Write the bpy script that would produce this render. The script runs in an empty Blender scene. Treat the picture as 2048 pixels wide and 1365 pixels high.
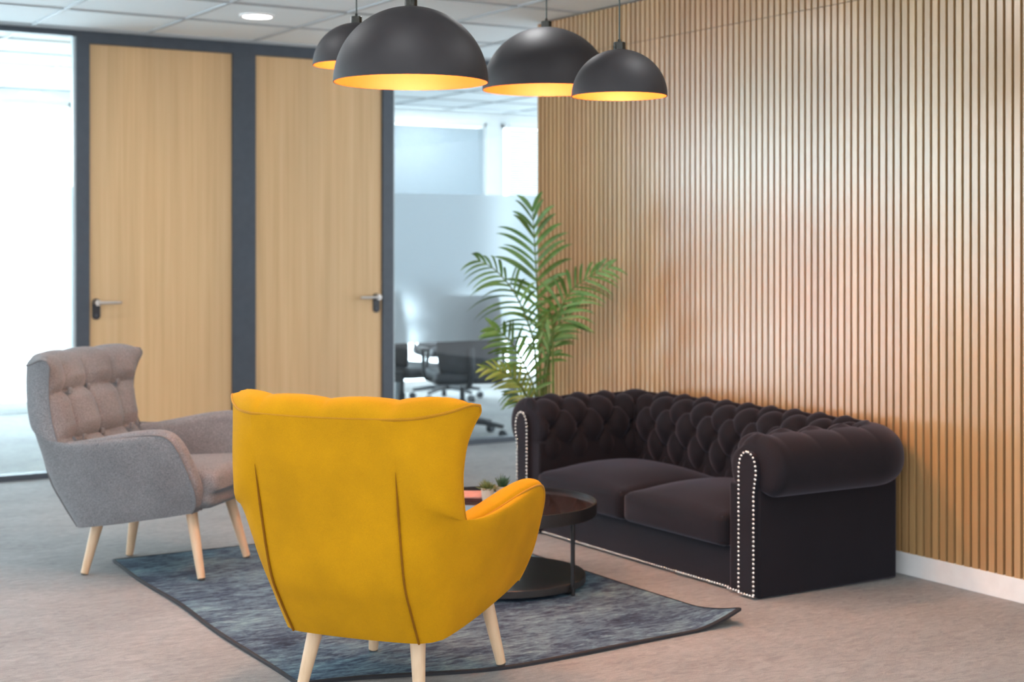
import bpy, math, random
from mathutils import Vector, Matrix

D = bpy.data
SC = bpy.context.scene
COL = SC.collection

# ------------------------------------------------------------------ camera
F_PX, EYE = 3050.0, 1.35
YAW = math.atan(1880 / 3050.0)
SY, CY = math.sin(YAW), math.cos(YAW)
cam = D.cameras.new('camera')
cam.sensor_width = 36.0
cam.lens = F_PX / 2048 * 36
cam.shift_y = -(682.5 - 490) / 2048
cam.dof.use_dof = True
cam.dof.focus_distance = 4.35
cam.dof.aperture_fstop = 3.2
cam.clip_end = 200
camo = D.objects.new('camera', cam)
camo.location = (0, 0, EYE)
camo.rotation_euler = (math.pi / 2, 0, -YAW)
COL.objects.link(camo)
SC.camera = camo

# ------------------------------------------------------------------ world, light, exposure
w = D.worlds.new('sky')
SC.world = w
w.use_nodes = True
bg = w.node_tree.nodes['Background']
# overcast sky, brighter towards the sun's side (ahead and to the left)
_nt = w.node_tree
_tc = _nt.nodes.new('ShaderNodeTexCoord')
_sp = _nt.nodes.new('ShaderNodeVectorMath')
_sp.operation = 'DOT_PRODUCT'
_sp.inputs[1].default_value = (-0.62, 0.78, 0.0)
_nt.links.new(_tc.outputs['Generated'], _sp.inputs[0])
_mr = _nt.nodes.new('ShaderNodeMapRange')
_mr.inputs['From Min'].default_value = -0.5
_mr.inputs['From Max'].default_value = 1.0
_mr.inputs['To Min'].default_value = SKY_BACK = 2.5
_mr.inputs['To Max'].default_value = SKY_FRONT = 8.0
_nt.links.new(_sp.outputs['Value'], _mr.inputs['Value'])
_nt.links.new(_mr.outputs[0], bg.inputs[1])
bg.inputs[0].default_value = (0.88, 0.945, 1.0, 1)


def area(name, loc, rot, sx, sy, power, color):
    l = D.lights.new(name, 'AREA')
    l.shape = 'RECTANGLE'
    l.size, l.size_y, l.energy, l.color = sx, sy, power, color
    o = D.objects.new(name, l)
    o.location, o.rotation_euler = loc, rot
    COL.objects.link(o)
    return o


DOWN_W = 4.0
# daylight falling through the window walls (outside the panes)
area('daylight_far_windows', (0.0, 12.95, 1.5), (math.radians(-90), 0, 0), 20.0, 2.6, 250, (0.88, 0.95, 1.0))
# rows of round ceiling downlights (the visible one is built with the ceiling)
for ix in range(5):
    for iy in range(7):
        px, py = 3.19 - 1.336 * ix, 7.83 - 1.336 * iy
        if ix == 0 and iy == 0:
            continue
        o = area('downlight_beam', (px, py, 2.59), (0, 0, 0), 0.17, 0.17, DOWN_W, (0.98, 0.985, 1.0))
        o.data.shape = 'DISK'
for px, py in ((4.9, 10.6), (6.6, 10.6), (6.6, 11.9)):
    area('meeting_downlight_beam', (px, py, 2.59), (0, 0, 0), 0.17, 0.17, 7, (0.97, 0.985, 1.0)).data.shape = 'DISK'
LAMP_COLOR = (1.0, 0.46, 0.20)
LAMP_POWER = 290.0

SC.view_settings.view_transform = 'Standard'
SC.view_settings.look = 'None'
SC.view_settings.exposure = 0.32
SC.view_settings.gamma = 1.0
SC.view_settings.use_curve_mapping = False
SC.cycles.use_denoising = True
SC.cycles.max_bounces = 10
SC.cycles.transparent_max_bounces = 12
SC.cycles.sample_clamp_indirect = 6.0
SC.cycles.caustics_reflective = False
SC.cycles.caustics_refractive = False


# ------------------------------------------------------------------ materials
def new_mat(name):
    m = D.materials.new(name)
    m.use_nodes = True
    nt = m.node_tree
    return m, nt, nt.nodes['Principled BSDF']


def ramp(nt, fac, stops):
    r = nt.nodes.new('ShaderNodeValToRGB')
    el = r.color_ramp.elements
    while len(el) < len(stops):
        el.new(0.5)
    for e, (p, c) in zip(el, stops):
        e.position, e.color = p, (*c, 1)
    nt.links.new(fac, r.inputs[0])
    return r.outputs[0]


def noise(nt, scale, detail=3.0, rough=0.5, stretch=(1, 1, 1), dist=0.0, coord='Object'):
    tc = nt.nodes.new('ShaderNodeTexCoord')
    mp = nt.nodes.new('ShaderNodeMapping')
    mp.inputs['Scale'].default_value = stretch
    n = nt.nodes.new('ShaderNodeTexNoise')
    n.inputs['Scale'].default_value = scale
    n.inputs['Detail'].default_value = detail
    n.inputs['Roughness'].default_value = rough
    n.inputs['Distortion'].default_value = dist
    nt.links.new(tc.outputs[coord], mp.inputs[0])
    nt.links.new(mp.outputs[0], n.inputs[0])
    return n.outputs[0]


def bump(nt, b, height, strength, dist=0.001):
    n = nt.nodes.new('ShaderNodeBump')
    n.inputs['Strength'].default_value = strength
    n.inputs['Distance'].default_value = dist
    nt.links.new(height, n.inputs['Height'])
    nt.links.new(n.outputs[0], b.inputs['Normal'])


def plain(name, col, rough=0.5, metal=0.0, spec=0.5, var=0.0, vscale=20, coat=0.0):
    m, nt, b = new_mat(name)
    b.inputs['Roughness'].default_value = rough
    b.inputs['Metallic'].default_value = metal
    b.inputs['Specular IOR Level'].default_value = spec
    b.inputs['Coat Weight'].default_value = coat
    lo = tuple(c * (1 - var) for c in col)
    hi = tuple(min(1, c * (1 + var)) for c in col)
    c = ramp(nt, noise(nt, vscale), [(0.3, lo), (0.7, hi)])
    nt.links.new(c, b.inputs['Base Color'])
    return m


def fabric(name, c0, c1, scale=900, sheen=0.3, rough=0.9, bstr=0.35, sheen_tint=(1, 1, 1)):
    m, nt, b = new_mat(name)
    n1 = noise(nt, scale, 2, 0.6)
    c = ramp(nt, n1, [(0.35, c0), (0.65, c1)])
    n2 = noise(nt, 5, 3, 0.6)
    mx = nt.nodes.new('ShaderNodeMix')
    mx.data_type = 'RGBA'
    mx.blend_type = 'MULTIPLY'
    mx.inputs[0].default_value = 1.0
    g = ramp(nt, n2, [(0.3, (0.86, 0.86, 0.86)), (0.7, (1.06, 1.06, 1.06))])
    nt.links.new(c, mx.inputs[6])
    nt.links.new(g, mx.inputs[7])
    nt.links.new(mx.outputs[2], b.inputs['Base Color'])
    b.inputs['Roughness'].default_value = rough
    b.inputs['Specular IOR Level'].default_value = 0.2
    b.inputs['Sheen Weight'].default_value = sheen
    b.inputs['Sheen Roughness'].default_value = 0.45
    b.inputs['Sheen Tint'].default_value = (*sheen_tint, 1)
    bump(nt, b, n1, bstr, 0.0008)
    return m


def wood(name, c0, c1, c2, sx=14, sz=0.5, rough=0.45, axis='z'):
    m, nt, b = new_mat(name)
    st = (1, 1, sz / sx * 1.0) if axis == 'z' else (sz / sx, 1, 1)
    n = noise(nt, sx, 6, 0.62, st, 0.4)
    n2 = noise(nt, 3.0, 2, 0.5, (1, 1, 0.12))
    c = ramp(nt, n, [(0.25, c0), (0.5, c1), (0.75, c2)])
    g = ramp(nt, n2, [(0.3, (0.90, 0.90, 0.90)), (0.7, (1.07, 1.05, 1.03))])
    mx = nt.nodes.new('ShaderNodeMix')
    mx.data_type = 'RGBA'
    mx.blend_type = 'MULTIPLY'
    mx.inputs[0].default_value = 1.0
    nt.links.new(c, mx.inputs[6])
    nt.links.new(g, mx.inputs[7])
    nt.links.new(mx.outputs[2], b.inputs['Base Color'])
    b.inputs['Roughness'].default_value = rough
    return m


def emit(name, col, strength):
    m, nt, b = new_mat(name)
    b.inputs['Base Color'].default_value = (*col, 1)
    b.inputs['Emission Color'].default_value = (*col, 1)
    b.inputs['Emission Strength'].default_value = strength
    return m


def carpet_mat():
    m, nt, b = new_mat('carpet')
    fine = noise(nt, 260, 3, 0.7)
    streak = noise(nt, 16, 6, 0.7, (1.0, 2.6, 1), 1.2)
    patch = noise(nt, 1.6, 4, 0.6, (1, 1.5, 1))
    a = ramp(nt, streak, [(0.32, (0.325, 0.33, 0.33)), (0.68, (0.485, 0.49, 0.485))])
    p = ramp(nt, patch, [(0.35, (0.90, 0.90, 0.90)), (0.65, (1.05, 1.05, 1.05))])
    f = ramp(nt, fine, [(0.3, (0.82, 0.82, 0.82)), (0.7, (1.10, 1.10, 1.10))])
    prev = a
    for q in (p, f):
        mx = nt.nodes.new('ShaderNodeMix')
        mx.data_type = 'RGBA'
        mx.blend_type = 'MULTIPLY'
        mx.inputs[0].default_value = 1.0
        nt.links.new(prev, mx.inputs[6])
        nt.links.new(q, mx.inputs[7])
        prev = mx.outputs[2]
    nt.links.new(prev, b.inputs['Base Color'])
    b.inputs['Roughness'].default_value = 0.95
    b.inputs['Specular IOR Level'].default_value = 0.15
    ad = nt.nodes.new('ShaderNodeMath')
    ad.operation = 'ADD'
    nt.links.new(fine, ad.inputs[0])
    nt.links.new(streak, ad.inputs[1])
    bump(nt, b, ad.outputs[0], 0.75, 0.008)
    return m


def rug_mat():
    m, nt, b = new_mat('rug_pile')
    n = noise(nt, 15, 8, 0.78, (1.0, 3.2, 1), 0.7)
    big = noise(nt, 3.2, 3, 0.6, (1, 1.6, 1))
    mul = nt.nodes.new('ShaderNodeMath')
    mul.operation = 'MULTIPLY_ADD'
    mul.inputs[1].default_value = 0.55
    nt.links.new(big, mul.inputs[0])
    nt.links.new(n, mul.inputs[2])
    c = ramp(nt, mul.outputs[0], [(0.60, (0.016, 0.026, 0.048)), (0.72, (0.052, 0.085, 0.135)),
                                  (0.82, (0.115, 0.19, 0.25)), (0.97, (0.23, 0.37, 0.41))])
    nt.links.new(c, b.inputs['Base Color'])
    b.inputs['Roughness'].default_value = 0.9
    b.inputs['Specular IOR Level'].default_value = 0.2
    bump(nt, b, noise(nt, 300, 2, 0.6), 0.3, 0.002)
    return m


def slat_mat():
    m, nt, b = new_mat('oak_slats')
    tc = nt.nodes.new('ShaderNodeTexCoord')
    sp = nt.nodes.new('ShaderNodeSeparateXYZ')
    nt.links.new(tc.outputs['Object'], sp.inputs[0])
    dv = nt.nodes.new('ShaderNodeMath'); dv.operation = 'DIVIDE'; dv.inputs[1].default_value = 0.0408
    nt.links.new(sp.outputs[1], dv.inputs[0])
    fl = nt.nodes.new('ShaderNodeMath'); fl.operation = 'FLOOR'
    nt.links.new(dv.outputs[0], fl.inputs[0])
    wn = nt.nodes.new('ShaderNodeTexWhiteNoise'); wn.noise_dimensions = '1D'
    nt.links.new(fl.outputs[0], wn.inputs['W'])
    slat = ramp(nt, wn.outputs[0], [(0.0, (0.90, 0.86, 0.82)), (0.5, (1.0, 0.98, 0.97)), (1.0, (1.10, 1.10, 1.06))])
    g = noise(nt, 60, 4, 0.6, (1, 1, 0.03))
    c = ramp(nt, g, [(0.25, (0.43, 0.26, 0.120)), (0.75, (0.53, 0.335, 0.165))])
    pt = noise(nt, 1.3, 2, 0.5, (1, 1, 0.55))
    tint = ramp(nt, pt, [(0.35, (0.97, 1.0, 0.93)), (0.65, (1.05, 0.94, 0.90))])  # wood variation, with pinkish lamp light and grey-green shade put into the colour
    prev = c
    for q in (slat, tint):
        mx = nt.nodes.new('ShaderNodeMix'); mx.data_type = 'RGBA'; mx.blend_type = 'MULTIPLY'
        mx.inputs[0].default_value = 1.0
        nt.links.new(prev, mx.inputs[6]); nt.links.new(q, mx.inputs[7])
        prev = mx.outputs[2]
    nt.links.new(prev, b.inputs['Base Color'])
    b.inputs['Roughness'].default_value = 0.34
    b.inputs['Specular IOR Level'].default_value = 0.9
    b.inputs['Coat Weight'].default_value = 1.0
    b.inputs['Coat IOR'].default_value = 1.68
    b.inputs['Coat Roughness'].default_value = 0.24
    return m


def tile_mat():
    m, nt, b = new_mat('ceiling_tile')
    n = noise(nt, 160, 2, 0.6)
    c = ramp(nt, n, [(0.3, (0.80, 0.85, 0.875)), (0.7, (0.86, 0.905, 0.93))])
    nt.links.new(c, b.inputs['Base Color'])
    b.inputs['Roughness'].default_value = 0.9
    return m


def glass_mat(tint=(0.93, 0.97, 0.98), refl=0.06):
    m = D.materials.new('clear_glass')
    m.use_nodes = True
    nt = m.node_tree
    nt.nodes.clear()
    o = nt.nodes.new('ShaderNodeOutputMaterial')
    t = nt.nodes.new('ShaderNodeBsdfTransparent')
    t.inputs[0].default_value = (*tint, 1)
    g = nt.nodes.new('ShaderNodeBsdfGlossy')
    g.inputs['Roughness'].default_value = 0.0
    fr = nt.nodes.new('ShaderNodeFresnel')
    fr.inputs[0].default_value = 1.45
    mx = nt.nodes.new('ShaderNodeMixShader')
    # reflect on the entering face only: the pane does not bend light, so its back face must not mirror it
    ge = nt.nodes.new('ShaderNodeNewGeometry')
    sb = nt.nodes.new('ShaderNodeMath'); sb.operation = 'SUBTRACT'; sb.inputs[0].default_value = 1.0
    ml = nt.nodes.new('ShaderNodeMath'); ml.operation = 'MULTIPLY'
    nt.links.new(ge.outputs['Backfacing'], sb.inputs[1])
    nt.links.new(fr.outputs[0], ml.inputs[0])
    nt.links.new(sb.outputs[0], ml.inputs[1])
    nt.links.new(ml.outputs[0], mx.inputs[0])
    nt.links.new(t.outputs[0], mx.inputs[1])
    nt.links.new(g.outputs[0], mx.inputs[2])
    nt.links.new(mx.outputs[0], o.inputs[0])
    return m


def frosted_mat():
    m = D.materials.new('frosted_film')
    m.use_nodes = True
    nt = m.node_tree
    nt.nodes.clear()
    o = nt.nodes.new('ShaderNodeOutputMaterial')
    r = nt.nodes.new('ShaderNodeBsdfRefraction')
    r.inputs['Color'].default_value = (0.86, 0.89, 0.91, 1)
    r.inputs['Roughness'].default_value = 0.34
    r.inputs['IOR'].default_value = 1.18
    t = nt.nodes.new('ShaderNodeBsdfTranslucent')
    t.inputs[0].default_value = (0.86, 0.89, 0.91, 1)
    d = nt.nodes.new('ShaderNodeBsdfDiffuse')
    d.inputs[0].default_value = (0.85, 0.90, 0.94, 1)
    m1 = nt.nodes.new('ShaderNodeMixShader')
    m1.inputs[0].default_value = 0.35
    m2 = nt.nodes.new('ShaderNodeMixShader')
    m2.inputs[0].default_value = 0.12
    nt.links.new(r.outputs[0], m1.inputs[1])
    nt.links.new(t.outputs[0], m1.inputs[2])
    nt.links.new(m1.outputs[0], m2.inputs[1])
    nt.links.new(d.outputs[0], m2.inputs[2])
    nt.links.new(m2.outputs[0], o.inputs[0])
    return m


M = {}
M['carpet'] = carpet_mat()
M['rug'] = rug_mat()
M['rug_edge'] = plain('rug_binding', (0.018, 0.018, 0.022), 0.8, var=0.2)
M['slat'] = slat_mat()
M['slat_back'] = plain('slat_backing', (0.11, 0.075, 0.03), 0.9, var=0.15)
M['tile'] = tile_mat()
M['tbar'] = plain('ceiling_grid_bar', (0.44, 0.47, 0.49), 0.5, var=0.03)
M['white'] = plain('white_paint', (0.80, 0.79, 0.78), 0.5, var=0.03)
M['wall'] = plain('wall_paint', (0.78, 0.80, 0.80), 0.8, var=0.03)
M['frame'] = plain('anthracite_frame', (0.060, 0.074, 0.094), 0.45, var=0.08)
M['alu'] = plain('glazing_bead', (0.55, 0.62, 0.64), 0.4, 0.3, var=0.04)
M['door'] = wood('door_oak', (0.60, 0.38, 0.185), (0.69, 0.455, 0.235), (0.75, 0.51, 0.28), 30, 0.6, 0.5)
M['glass'] = glass_mat()
M['film'] = frosted_mat()
M['steel'] = plain('brushed_steel', (0.62, 0.58, 0.55), 0.3, 0.9, var=0.05)
M['black_plate'] = plain('black_plate', (0.025, 0.025, 0.03), 0.4, var=0.1)
M['yellow'] = fabric('mustard_wool', (0.48, 0.222, 0.0015), (0.61, 0.292, 0.002), 700, 0.02, sheen_tint=(1, 0.75, 0.3))
M['grey'] = fabric('grey_wool', (0.115, 0.118, 0.128), (0.285, 0.285, 0.295), 330, 0.15)
M['velvet'] = fabric('black_velvet', (0.0045, 0.0042, 0.0068), (0.010, 0.009, 0.013), 500, 0.23, 0.8, 0.25, (0.52, 0.50, 0.64))
M['beech'] = wood('beech', (0.60, 0.41, 0.25), (0.68, 0.48, 0.31), (0.72, 0.53, 0.36), 40, 2.0, 0.45)
M['foot'] = plain('dark_glide', (0.06, 0.05, 0.04), 0.6)
M['shade'] = plain('charcoal_lacquer', (0.020, 0.018, 0.020), 0.58, var=0.08, spec=0.4)
M['gold'] = plain('gold_lining', (0.26, 0.062, 0.006), 0.5, 0.1, var=0.04)
M['cap'] = plain('black_chrome', (0.05, 0.05, 0.045), 0.12, 0.8)
M['cable'] = plain('cable', (0.03, 0.045, 0.04), 0.5)
M['bulb'] = emit('bulb_glow', LAMP_COLOR, LAMP_POWER)
M['tabletop'] = plain('smoked_glass_top', (0.045, 0.030, 0.028), 0.06, var=0.05, spec=0.9, coat=0.6)
M['tmetal'] = plain('black_steel', (0.017, 0.015, 0.016), 0.42, 0.3, var=0.1)
M['tbase'] = plain('black_ash_shelf', (0.024, 0.022, 0.022), 0.32, var=0.3, vscale=9)
M['nail'] = plain('nickel_stud', (0.80, 0.76, 0.72), 0.25, 0.9, var=0.03)
M['palm'] = plain('palm_leaf', (0.11, 0.23, 0.055), 0.42, var=0.45, vscale=7)
M['palm_light'] = plain('palm_leaf_pale', (0.25, 0.33, 0.07), 0.5, var=0.3, vscale=9)
M['stem'] = plain('palm_stem', (0.12, 0.18, 0.04), 0.5, var=0.3)
M['planter'] = plain('planter_grey', (0.24, 0.29, 0.32), 0.5, var=0.06)
M['soil'] = plain('soil', (0.05, 0.035, 0.02), 1.0, var=0.5, vscale=60)
M['cream'] = plain('cream_ceramic', (0.72, 0.64, 0.52), 0.35, var=0.03)
M['succ1'] = plain('succulent_olive', (0.12, 0.16, 0.05), 0.5, var=0.4, vscale=80)
M['succ2'] = plain('succulent_deep', (0.035, 0.085, 0.04), 0.4, var=0.4, vscale=60)
M['pink'] = plain('salmon_cover', (0.62, 0.26, 0.20), 0.5, var=0.15, vscale=25)
M['darkcover'] = plain('dark_cover', (0.06, 0.02, 0.02), 0.4, var=0.3)
M['paper'] = plain('paper', (0.7, 0.68, 0.66), 0.8)
M['mesh'] = plain('office_mesh', (0.05, 0.055, 0.065), 0.8, var=0.15)
M['office'] = plain('office_plastic', (0.035, 0.04, 0.05), 0.45, var=0.1)
M['desk'] = plain('desk_laminate', (0.09, 0.11, 0.13), 0.4, var=0.1)
M['blind'] = plain('blind_slat', (0.33, 0.385, 0.42), 0.5, var=0.03)
M['led'] = emit('downlight_glow', (1.0, 0.98, 0.95), 14.0)


# ------------------------------------------------------------------ mesh helpers
class MB:
    def __init__(s):
        s.v, s.f, s.m = [], [], []

    def add(s, v, f, mi=0):
        o = len(s.v)
        s.v += [tuple(p) for p in v]
        s.f += [tuple(i + o for i in q) for q in f]
        s.m += [mi] * len(f)
        return s

    def box(s, x0, x1, y0, y1, z0, z1, mi=0):
        v = [(x, y, z) for x in (x0, x1) for y in (y0, y1) for z in (z0, z1)]
        f = [(0, 1, 3, 2), (4, 6, 7, 5), (0, 4, 5, 1), (2, 3, 7, 6), (0, 2, 6, 4), (1, 5, 7, 3)]
        return s.add(v, f, mi)

    def obj(s, name, mats, parent=None, smooth=True, bevel=0.0, angle=40, xf=None):
        if not isinstance(mats, (list, tuple)):
            mats = [mats]
        me = D.meshes.new(name)
        v = s.v if xf is None else [tuple(xf @ Vector(p)) for p in s.v]
        me.from_pydata(v, [], s.f)
        for m in mats:
            me.materials.append(m)
        me.polygons.foreach_set('material_index', s.m)
        if smooth:
            me.polygons.foreach_set('use_smooth', [True] * len(me.polygons))
            me.set_sharp_from_angle(angle=math.radians(angle))
        me.update()
        o = D.objects.new(name, me)
        COL.objects.link(o)
        o.parent = parent
        if bevel:
            b = o.modifiers.new('bevel', 'BEVEL')
            b.width, b.segments, b.limit_method = bevel, 2, 'ANGLE'
        return o


def spline(P, n):
    """Catmull-Rom through P, n samples."""
    P = [Vector(p) for p in P]
    k = len(P) - 1
    out = []
    for i in range(n):
        t = i / (n - 1) * k
        j = min(int(t), k - 1)
        u = t - j
        a = P[j - 1] if j > 0 else P[j] * 2 - P[j + 1]
        b, c = P[j], P[j + 1]
        d = P[j + 2] if j + 2 <= k else P[j + 1] * 2 - P[j]
        out.append(0.5 * ((2 * b) + (c - a) * u + (2 * a - 5 * b + 4 * c - d) * u * u + (3 * b - a - 3 * c + d) * u ** 3))
    return out


def resample(P, n):
    L = [0.0]
    for a, b in zip(P, P[1:]):
        L.append(L[-1] + (b - a).length)
    out, j = [], 0
    for i in range(n):
        t = L[-1] * i / (n - 1)
        while j < len(L) - 2 and L[j + 1] < t:
            j += 1
        seg = L[j + 1] - L[j]
        out.append(P[j].lerp(P[j + 1], (t - L[j]) / seg if seg > 1e-9 else 0))
    return out


def tube(P, r, seg=8, caps=True):
    """r float or list of radii."""
    P = [Vector(p) for p in P]
    n = len(P)
    R = r if isinstance(r, (list, tuple)) else [r] * n
    v, f = [], []
    up = Vector((0, 0, 1))
    prev = None
    for i in range(n):
        t = (P[min(i + 1, n - 1)] - P[max(i - 1, 0)]).normalized()
        if prev is None:
            a = t.cross(up)
            if a.length < 1e-3:
                a = t.cross(Vector((1, 0, 0)))
            a.normalize()
        else:
            a = (prev - t * prev.dot(t)).normalized()
        prev = a
        b = t.cross(a)
        for k in range(seg):
            q = 2 * math.pi * k / seg
            v.append(P[i] + (a * math.cos(q) + b * math.sin(q)) * R[i])
    for i in range(n - 1):
        for k in range(seg):
            f.append((i * seg + k, i * seg + (k + 1) % seg, (i + 1) * seg + (k + 1) % seg, (i + 1) * seg + k))
    if caps:
        f.append(tuple(range(seg))[::-1])
        f.append(tuple((n - 1) * seg + k for k in range(seg)))
    return v, f


def grid(G, flip=False):
    nu, nv = len(G), len(G[0])
    v = [p for row in G for p in row]
    f = []
    for i in range(nu - 1):
        for j in range(nv - 1):
            q = (i * nv + j, i * nv + j + 1, (i + 1) * nv + j + 1, (i + 1) * nv + j)
            f.append(q[::-1] if flip else q)
    return v, f


def lathe(prof, seg=48, c=(0, 0, 0)):
    v, f = [], []
    n = len(prof)
    for r, z in prof:
        for k in range(seg):
            q = 2 * math.pi * k / seg
            v.append((c[0] + r * math.cos(q), c[1] + r * math.sin(q), c[2] + z))
    for i in range(n - 1):
        for k in range(seg):
            f.append((i * seg + k, i * seg + (k + 1) % seg, (i + 1) * seg + (k + 1) % seg, (i + 1) * seg + k))
    return v, f


def rbox(hx, hy, hz, r, n=12, fn=None):
    """closed rounded box centred at origin; fn(p) deforms."""
    idx, V, Fc = {}, [], []
    ticks = []
    for i in range(n + 1):
        t = -1 + 2 * i / n
        ticks.append(math.copysign(abs(t) ** 0.75, t))

    def vert(p):
        k = (round(p[0], 5), round(p[1], 5), round(p[2], 5))
        if k not in idx:
            q = Vector((p[0] * hx, p[1] * hy, p[2] * hz))
            c = Vector((max(-hx + r, min(hx - r, q.x)), max(-hy + r, min(hy - r, q.y)), max(-hz + r, min(hz - r, q.z))))
            d = q - c
            if d.length > 1e-9:
                q = c + d.normalized() * r
            idx[k] = len(V)
            V.append(fn(q) if fn else q)
        return idx[k]
    for ax in range(3):
        for sgn in (-1, 1):
            for i in range(n):
                for j in range(n):
                    q = []
                    for a, b in ((i, j), (i + 1, j), (i + 1, j + 1), (i, j + 1)):
                        p = [0, 0, 0]
                        p[ax] = sgn
                        p[(ax + 1) % 3] = ticks[a]
                        p[(ax + 2) % 3] = ticks[b]
                        q.append(vert(p))
                    if sgn < 0:
                        q = q[::-1]
                    Fc.append(tuple(q))
    return V, Fc


def tag(o, label=None, cat=None, group=None, kind=None):
    if label: o['label'] = label
    if cat: o['category'] = cat
    if group: o['group'] = group
    if kind: o['kind'] = kind
    return o


def thing(name, label, cat, loc=(0, 0, 0), rz=0.0, group=None):
    o = D.objects.new(name, None)
    o.empty_display_size = 0.1
    o.location = loc
    o.rotation_euler = (0, 0, rz)
    COL.objects.link(o)
    return tag(o, label, cat, group)


def struct(o, label, cat):
    return tag(o, label, cat, kind='structure')


def copy_tree(o, parent=None):
    c = o.copy()
    COL.objects.link(c)
    if parent is not None:
        c.parent = parent
    for ch in list(o.children):
        copy_tree(ch, c)
    return c


def at(px, py, depth):
    """world point seen at pixel (px,py), depth metres in front of the camera"""
    u, v = (px - 1024) / F_PX, -(py - 490) / F_PX
    return Vector((depth * (SY + u * CY), depth * (CY - u * SY), EYE + depth * v))


# ------------------------------------------------------------------ the room
CEIL, PART, WX, WEND, FARY = 2.602, 8.93, 4.645, 7.26, 12.45
X0, X1, Y0 = -9.0, 9.2, -3.0

struct(MB().box(X0, X1, Y0, FARY + 0.3, -0.08, 0.0).obj('floor', M['carpet'], smooth=False),
       'pale grey-beige carpet floor with fine streaks', 'floor')

# ceiling: tiles with hung grid bars
GX0, GY0, GP = 2.23, 8.145, 0.668
mb = MB()
mb.box(X0, X1, Y0, FARY + 0.3, CEIL + 0.006, CEIL + 0.08, 0)
x = GX0 - 17 * GP
while x < X1:
    if x > X0:
        mb.box(x - 0.009, x + 0.009, Y0, FARY, CEIL - 0.002, CEIL + 0.008, 1)
    x += GP
y = GY0 - 17 * GP
while y < FARY:
    if y > Y0:
        mb.box(X0, X1, y - 0.009, y + 0.009, CEIL - 0.0025, CEIL + 0.008, 1)
    y += GP
mb.box(X0, X1, PART - 0.075, PART - 0.045, CEIL - 0.004, CEIL + 0.008, 1)
struct(mb.obj('ceiling', [M['tile'], M['tbar']], smooth=False), 'suspended ceiling of pale square tiles in a white grid', 'ceiling')

# slatted wall
mb = MB()
mb.box(WX + 0.016, WX + 0.16, 0.6, WEND, 0.0, CEIL, 1)
P = 0.0408
k = 0
y = WEND - 0.027
while y > 0.62:
    for z0, z1 in ((0.088, 2.388), (2.391, CEIL - 0.004)):
        mb.box(WX, WX + 0.018, y, y + 0.0275, z0, z1, 0)
    y -= P
struct(mb.obj('wall_right', [M['slat'], M['slat_back']], smooth=False), 'wall clad in narrow vertical oak slats', 'wall')
struct(MB().box(WX - 0.004, WX + 0.018, 0.6, WEND, 0.0, 0.09).obj('baseboard_right', M['white'], bevel=0.002),
       'white skirting board below the oak slats', 'baseboard')

# left wall of the lounge with a band of window openings
mb = MB()
mb.box(X0, X0 + 0.12, Y0, PART, 0, 0.9).box(X0, X0 + 0.12, Y0, PART, 2.3, CEIL)
for q in range(7):
    mb.box(X0, X0 + 0.12, Y0 + q * 1.9, Y0 + q * 1.9 + 0.35, 0.9, 2.3)
struct(mb.obj('wall_left', M['wall'], smooth=False), 'white wall with a band of windows at the far left of the lounge', 'wall')

# partition frame
FR0, FR1 = PART - 0.04, PART + 0.04
mb = MB()
mb.box(-8.9, 8.9, FR0, FR1, 2.566, CEIL + 0.004)
mb.box(2.502, 4.572, FR0, FR1, 2.53, 2.566)
mb.box(2.502, 2.578, FR0, FR1, 0, 2.53)
mb.box(3.464, 3.612, FR0, FR1, 0, 2.53)
mb.box(4.494, 4.572, FR0, FR1, 0, 2.53)
mb.box(-8.9, 2.502, FR0, FR1, 0, 0.036)
mb.box(4.572, 8.9, FR0, FR1, 0, 0.036)
for q in (-8.9, -5.3, -1.6):
    mb.box(q, q + 0.08, FR0, FR1, 0.036, 2.566)
mb.box(6.9, 6.96, FR0, FR1, 0.036, 2.566)
struct(mb.obj('wall_back', M['frame'], smooth=False), 'anthracite metal frame of the office partition', 'wall')

# doors
def door(name, x0, x1, side, label):
    d = MB().box(x0 + 0.003, x1 - 0.003, PART - 0.022, PART + 0.022, 0.008, 2.528).obj(name, M['door'], smooth=False, bevel=0.001)
    struct(d, label, 'door')
    hx = x0 + 0.042 if side > 0 else x1 - 0.042
    Yf = PART - 0.022
    # pill shaped plate
    pts = []
    for i in range(24):
        q = 2 * math.pi * i / 24
        pts.append((hx + 0.024 * math.cos(q), (0.038 if math.sin(q) > 0 else -0.038) + 0.024 * math.sin(q)))
    v = [(a, Yf - 0.009, 0.972 + b) for a, b in pts] + [(a, Yf, 0.972 + b) for a, b in pts]
    f = [tuple(range(24))] + [(i, i + 24, (i + 1) % 24 + 24, (i + 1) % 24) for i in range(24)]
    pl = MB().add(v, f).obj('handle_plate', M['black_plate'], d, angle=30, bevel=0.001)
    pl['label'] = 'black pill-shaped plate'
    m = MB()
    m.add(*tube([(hx, Yf - 0.008, 1.01), (hx, Yf - 0.05, 1.01)], [0.018, 0.017], 16))
    m.add(*tube([(hx - side * 0.004, Yf - 0.05, 1.01), (hx + side * 0.03, Yf - 0.054, 1.01), (hx + side * 0.135, Yf - 0.054, 1.01)],
                [0.010, 0.0095, 0.0085], 12))
    m.obj('lever', M['steel'], pl)
    kc = MB().add(*tube([(hx, Yf - 0.008, 0.935), (hx, Yf - 0.013, 0.935)], 0.008, 14)).obj('keyhole', M['frame'], pl)
    return d

door('door_1', 2.578, 3.464, 1, 'tall light oak door with its lever handle at the left edge')
door('door_2', 3.612, 4.494, -1, 'tall light oak door with its lever handle at the right edge')

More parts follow.
